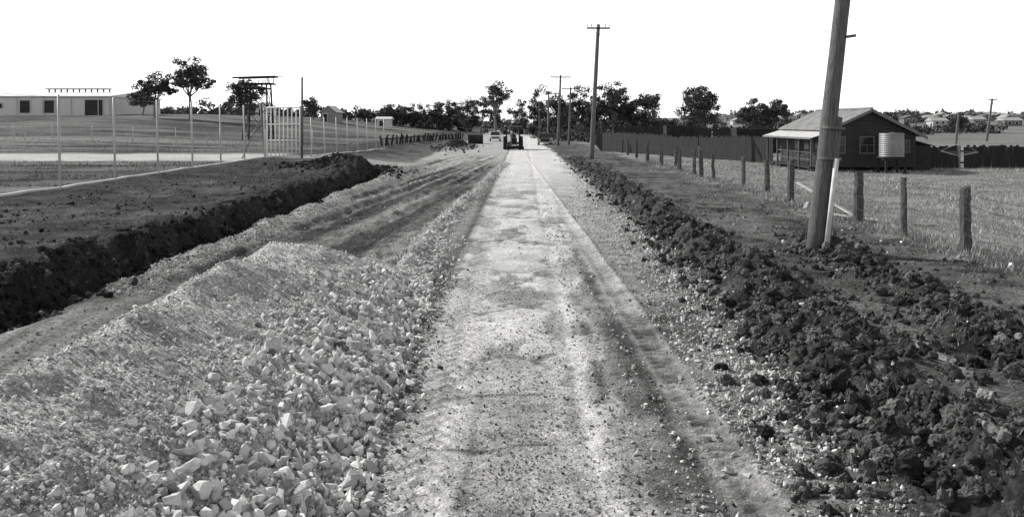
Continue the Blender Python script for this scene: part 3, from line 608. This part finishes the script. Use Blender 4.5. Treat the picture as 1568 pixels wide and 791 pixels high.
T=[(-56.4,140,11.0,5.8,.3,1.3,.3),(-50.7,140,13.4,6.8,.35,1.3,.35),(-44.8,150,10.0,6.6,.3,1.4,.25),(-44.8,200,8.6,6,.3,1,.2),(-62.5,150,8.2,4.5,.3,1,.2),
(-3.4,190,12.2,7,.35,1,.42),(1.5,205,8.4,6,.25,1,.1),(6.4,190,11.0,7.5,.2,1.2,.15),(10.4,195,9.6,7,.2,1.1,.12),(14.1,188,10.6,7.5,.2,1.2,.15),(17.6,190,8.8,7,.2,1.1,.12),(21.8,190,12.0,8.5,.2,1.3,.15),(25.3,192,8.8,7,.2,1.1,.12),(29.3,188,8.8,8,.2,1.3,.12),(36.5,170,9.6,9.5,.22,1.3,.15),
(43.6,160,7.2,5.8,.25,1.3,.2),(47.3,160,7.0,6,.25,1.3,.2),(101,200,4.8,5,.2,1.2,.1),(-11.7,230,9.4,7,.2,1.2,.1),(-8.3,235,10,7,.2,1.2,.1),(-16,235,9,7,.2,1.2,.1),(-20,240,8.6,7,.2,1.2,.1),(12,205,8.0,6,.2,1.2,.08),(24,205,7.6,7,.2,1.2,.08),(-26,238,8,7,.2,1.2,.1),(-33,235,7.8,6,.2,1,.1),(-4.2,240,8.0,5,.2,1.2,.08),(-29.5,236,7.6,6,.2,1.2,.1)]
for i,a in enumerate(T): tree(a[0],a[1],a[2],a[3],50+i,a[4],dens=a[5],low=a[6])
g=np.random.default_rng(9)
def band(name,pts,n,h,r,base=.06,leaf=.5,npl=60):
    C=[];R=[]
    P=np.array(pts,float); seg=np.sqrt((np.diff(P,axis=0)**2).sum(1)); cs=np.r_[0,np.cumsum(seg)]
    for k in range(n):
        s=g.random()*cs[-1]; i=min(np.searchsorted(cs,s)-1,len(seg)-1); i=max(i,0); t=(s-cs[i])/seg[i]; p=P[i]*(1-t)+P[i+1]*t
        v1=float(vn(np.array([s/9.]),np.array([1.5]),3)[0])
        if g.random()>.75+.6*v1: continue
        x=p[0]+g.normal(0,3); y=p[1]+g.normal(0,5); hh=h*(.5+.5*v1+.3*g.random()); z=h1(x,y)
        C.append((x,y,z+max(.3,hh)*g.random())); R.append(r*(.5+.9*g.random()))
    V,Fq,al=leaves_at(np.array(C),np.array(R),npl,leaf,g,.8,base); np_mesh(name,V,Fq,M_leaf,al)
band('distant_trees',[(-110,230),(-75,235),(-40,250),(-12,245)],420,3.8,1.2,leaf=.4)
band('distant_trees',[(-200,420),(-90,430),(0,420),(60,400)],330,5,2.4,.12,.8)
band('distant_trees',[(0,215),(20,215),(40,200),(52,185)],280,3.6,1.2,.055,.35)
band('distant_trees',[(60,190),(80,200),(130,240)],130,2.4,1.0,.055,.35)
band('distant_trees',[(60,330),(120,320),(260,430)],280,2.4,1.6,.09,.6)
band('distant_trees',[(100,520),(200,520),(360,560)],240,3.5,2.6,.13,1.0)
band('roadside_scrub',[(10.5,120),(11.5,150),(9,185)],110,2.2,.8,.045,.22)
# ------------------------------------------------------------- vehicles
def wheel(m,h,x,y,z,r,w):
    m.tube((x-w/2,y,z),(x+w/2,y,z),r,r,20); h.tube((x-w/2-.012,y,z),(x+w/2+.012,y,z),r*.55,r*.55,14)
def car(x,y,mat,rot):
    G=group('parked_car',(x,y,h1(x,y)),rot); b=MB()
    prof=[(-2.15,.35),(-2.2,.55),(-2.15,.8),(-1.1,.92),(1.2,.92),(2.1,.84),(2.2,.6),(2.15,.35)]
    b.prism(prof,-.82,.82); b.obj('body',mat,G,False,.06)
    c=MB(); V=[(-.78,-1.05,.915),(.78,-1.05,.915),(.78,1.4,.915),(-.78,1.4,.915),(-.6,-.45,1.42),(.6,-.45,1.42),(.6,.85,1.42),(-.6,.85,1.42)]
    c.add(V,[(0,1,5,4),(1,2,6,5),(2,3,7,6),(3,0,4,7)]); c.obj('glass',M_glass,G)
    r=MB(); r.box((0,.2,1.45),(1.3,1.4,.06)); 
    for s in (-1,1):
        for p,q in (((.79*s,-1.05,.92),(.6*s,-.45,1.43)),((.79*s,1.4,.92),(.6*s,.85,1.43)),((.79*s,.2,.92),(.62*s,.2,1.43))): r.beam(p,q,.07,.05)
    r.obj('roof',mat,G,False,.02)
    w=MB(); hcap=MB()
    for a in (-.74,.74):
        for q in (-1.35,1.35): wheel(w,hcap,a,q,.33,.33,.18)
    w.obj('tyres',M_rubber,G); hcap.obj('hubcaps',M_galv,G)
    d=MB(); d.box((0,-2.2,.62),(1.1,.04,.16)); d.obj('grille',M_dark,G); e=MB(); e.box((0,-2.25,.42),(1.66,.1,.1)); 
    for s in (-.65,.65): e.tube((s,-2.23,.64),(s,-2.17,.64),.1,.1,12)
    e.obj('bumper_and_lamps',M_galv,G); return G
car(-2.55,134,gray('cream_car_paint',.5,.35,.05),.04); car(4.1,112,gray('dark_car_paint',.04,.3),.0)
G=group('tractor',(0.15,93,h1(.15,93)),.05); w=MB(); hb=MB()
for s in (-.82,.82): wheel(w,hb,s,.9,.68,.68,.42); 
for s in (-.6,.6): wheel(w,hb,s,-1.15,.4,.4,.24)
for s in (-.82,.82):
    for k in range(18):
        a=2*math.pi*k/18; w.box((s,.9+.69*math.cos(a),.68+.69*math.sin(a)),(.4,.06,.06))
w.obj('tyres',M_rubber,G); hb.obj('hubs',gray('hub',.15),G)
b=MB(); b.b2((-.3,-1.5,.6),(.3,.0,1.3)); b.b2((-.36,0,.5),(.36,1.2,.95)); b.tube((-.6,-1.15,.42),(.6,-1.15,.42),.06,n=8); b.tube((-.7,.9,.68),(.7,.9,.68),.12,n=8); b.b2((-.85,.35,1.38),(-.5,1.45,1.43)); b.b2((.5,.35,1.38),(.85,1.45,1.43)); b.obj('bonnet_and_mudguards',gray('tractor_paint',.07,.5),G,False,.03)
b=MB(); b.b2((-.24,-1.53,.68),(.24,-1.502,1.22)); b.tube((.15,-.8,1.3),(.15,-.8,2.0),.035,n=8); b.b2((-1.0,-1.9,.12),(1.0,-1.8,.4)); b.beam((-.35,-1.8,.35),(-.35,-.4,.55),.08,.1); b.beam((.35,-1.8,.35),(.35,-.4,.55),.08,.1); b.tube((0,.05,1.25),(0,.2,1.45),.2,.2,14); b.b2((-.25,.75,.95),(.25,1.2,1.05)); b.b2((-.25,1.15,1.05),(.25,1.22,1.4)); b.obj('grille_exhaust_blade_seat',M_dark,G)
b=MB(); 
for s in (-.7,.7):
    for q in (0.0,1.35): b.tube((s,q,.95),(s,q,2.42),.04,n=6)
b.obj('canopy_posts',M_darkt,G); b=MB(); b.box((0,.65,2.45),(1.8,1.9,.1)); b.obj('canopy',gray('canopy',.12,.6),G,False,.02)
me=bpy.data.meshes.new('driver'); P=[(0,.95,1.12),(0,1.0,1.4),(0,.98,1.62),(0,.96,1.72),(0,.93,1.86),(.2,.97,1.58),(.3,.75,1.36),(.14,.35,1.42),(-.2,.97,1.58),(-.3,.75,1.36),(-.14,.35,1.42),(.1,.95,1.1),(.2,.5,1.12),(.2,.35,.72),(.2,.22,.66),(-.1,.95,1.1),(-.2,.5,1.12),(-.2,.35,.72),(-.2,.22,.66)]
E=[(0,1),(1,2),(2,3),(3,4),(2,5),(5,6),(6,7),(2,8),(8,9),(9,10),(0,11),(11,12),(12,13),(13,14),(0,15),(15,16),(16,17),(17,18)]
Rd=[.15,.15,.14,.06,.1,.08,.05,.035,.08,.05,.035,.1,.08,.055,.05,.1,.08,.055,.05]
me.from_pydata(P,E,[]); ob=bpy.data.objects.new('driver',me); COL.objects.link(ob); ob.parent=G; me.materials.append(gray('work_clothes',.15,.9))
md=ob.modifiers.new('k','SKIN')
for i,v in enumerate(me.skin_vertices[0].data): v.radius=(Rd[i],Rd[i]); v.use_root=(i==0)
ob.modifiers.new('s','SUBSURF').levels=1
b=MB(); b.tube((0,.93,1.9),(0,.93,1.93),.19,.17,14); b.tube((0,.93,1.93),(0,.93,2.02),.11,.09,12); b.obj('driver_hat',M_darkt,G)
# ------------------------------------------------------------- light & camera
el=math.radians(36); d=Vector((.855*math.cos(el),-.52*math.cos(el),-math.sin(el)))
L=bpy.data.lights.new('sun','SUN'); L.energy=4.9; L.angle=math.radians(.6); L.color=(1,.985,.96); lo=bpy.data.objects.new('sun',L); COL.objects.link(lo); lo.rotation_euler=d.to_track_quat('-Z','Y').to_euler()
W=bpy.data.worlds.new('World'); scene.world=W; W.use_nodes=True; nt=W.node_tree; bg=nt.nodes['Background']; N=nt.nodes; Lk=nt.links
sk=N.new('ShaderNodeTexSky'); sk.sky_type='NISHITA'; sk.sun_disc=False; sk.sun_elevation=el; sk.sun_rotation=math.atan2(-.855,.52); sk.dust_density=1; sk.air_density=1
bw=N.new('ShaderNodeRGBToBW'); Lk.new(sk.outputs[0],bw.inputs[0])
# pale haze low on the horizon, thinning upward (depends only on the world direction)
tc=N.new('ShaderNodeTexCoord'); sx_=N.new('ShaderNodeSeparateXYZ'); Lk.new(tc.outputs['Generated'],sx_.inputs[0])
mr=N.new('ShaderNodeMapRange'); mr.interpolation_type='SMOOTHSTEP'; mr.inputs['From Min'].default_value=.12; mr.inputs['From Max'].default_value=.42; mr.inputs['To Min'].default_value=9.0; mr.inputs['To Max'].default_value=.7; Lk.new(sx_.outputs['Z'],mr.inputs[0])
ad=N.new('ShaderNodeMath'); ad.operation='ADD'; Lk.new(bw.outputs[0],ad.inputs[0]); Lk.new(mr.outputs[0],ad.inputs[1])
Lk.new(ad.outputs[0],bg.inputs[0]); bg.inputs[1].default_value=.11
cam=bpy.data.cameras.new('camera'); co=bpy.data.objects.new('camera',cam); COL.objects.link(co); scene.camera=co
co.location=(0,0,2.8); co.rotation_euler=(math.radians(90),0,0); cam.sensor_width=36; cam.lens=36*1358/1568; cam.shift_y=-.1323; cam.clip_end=8000; cam.clip_start=.1
vs=scene.view_settings; vs.view_transform='Standard'; vs.look='None'; vs.exposure=0; vs.gamma=1
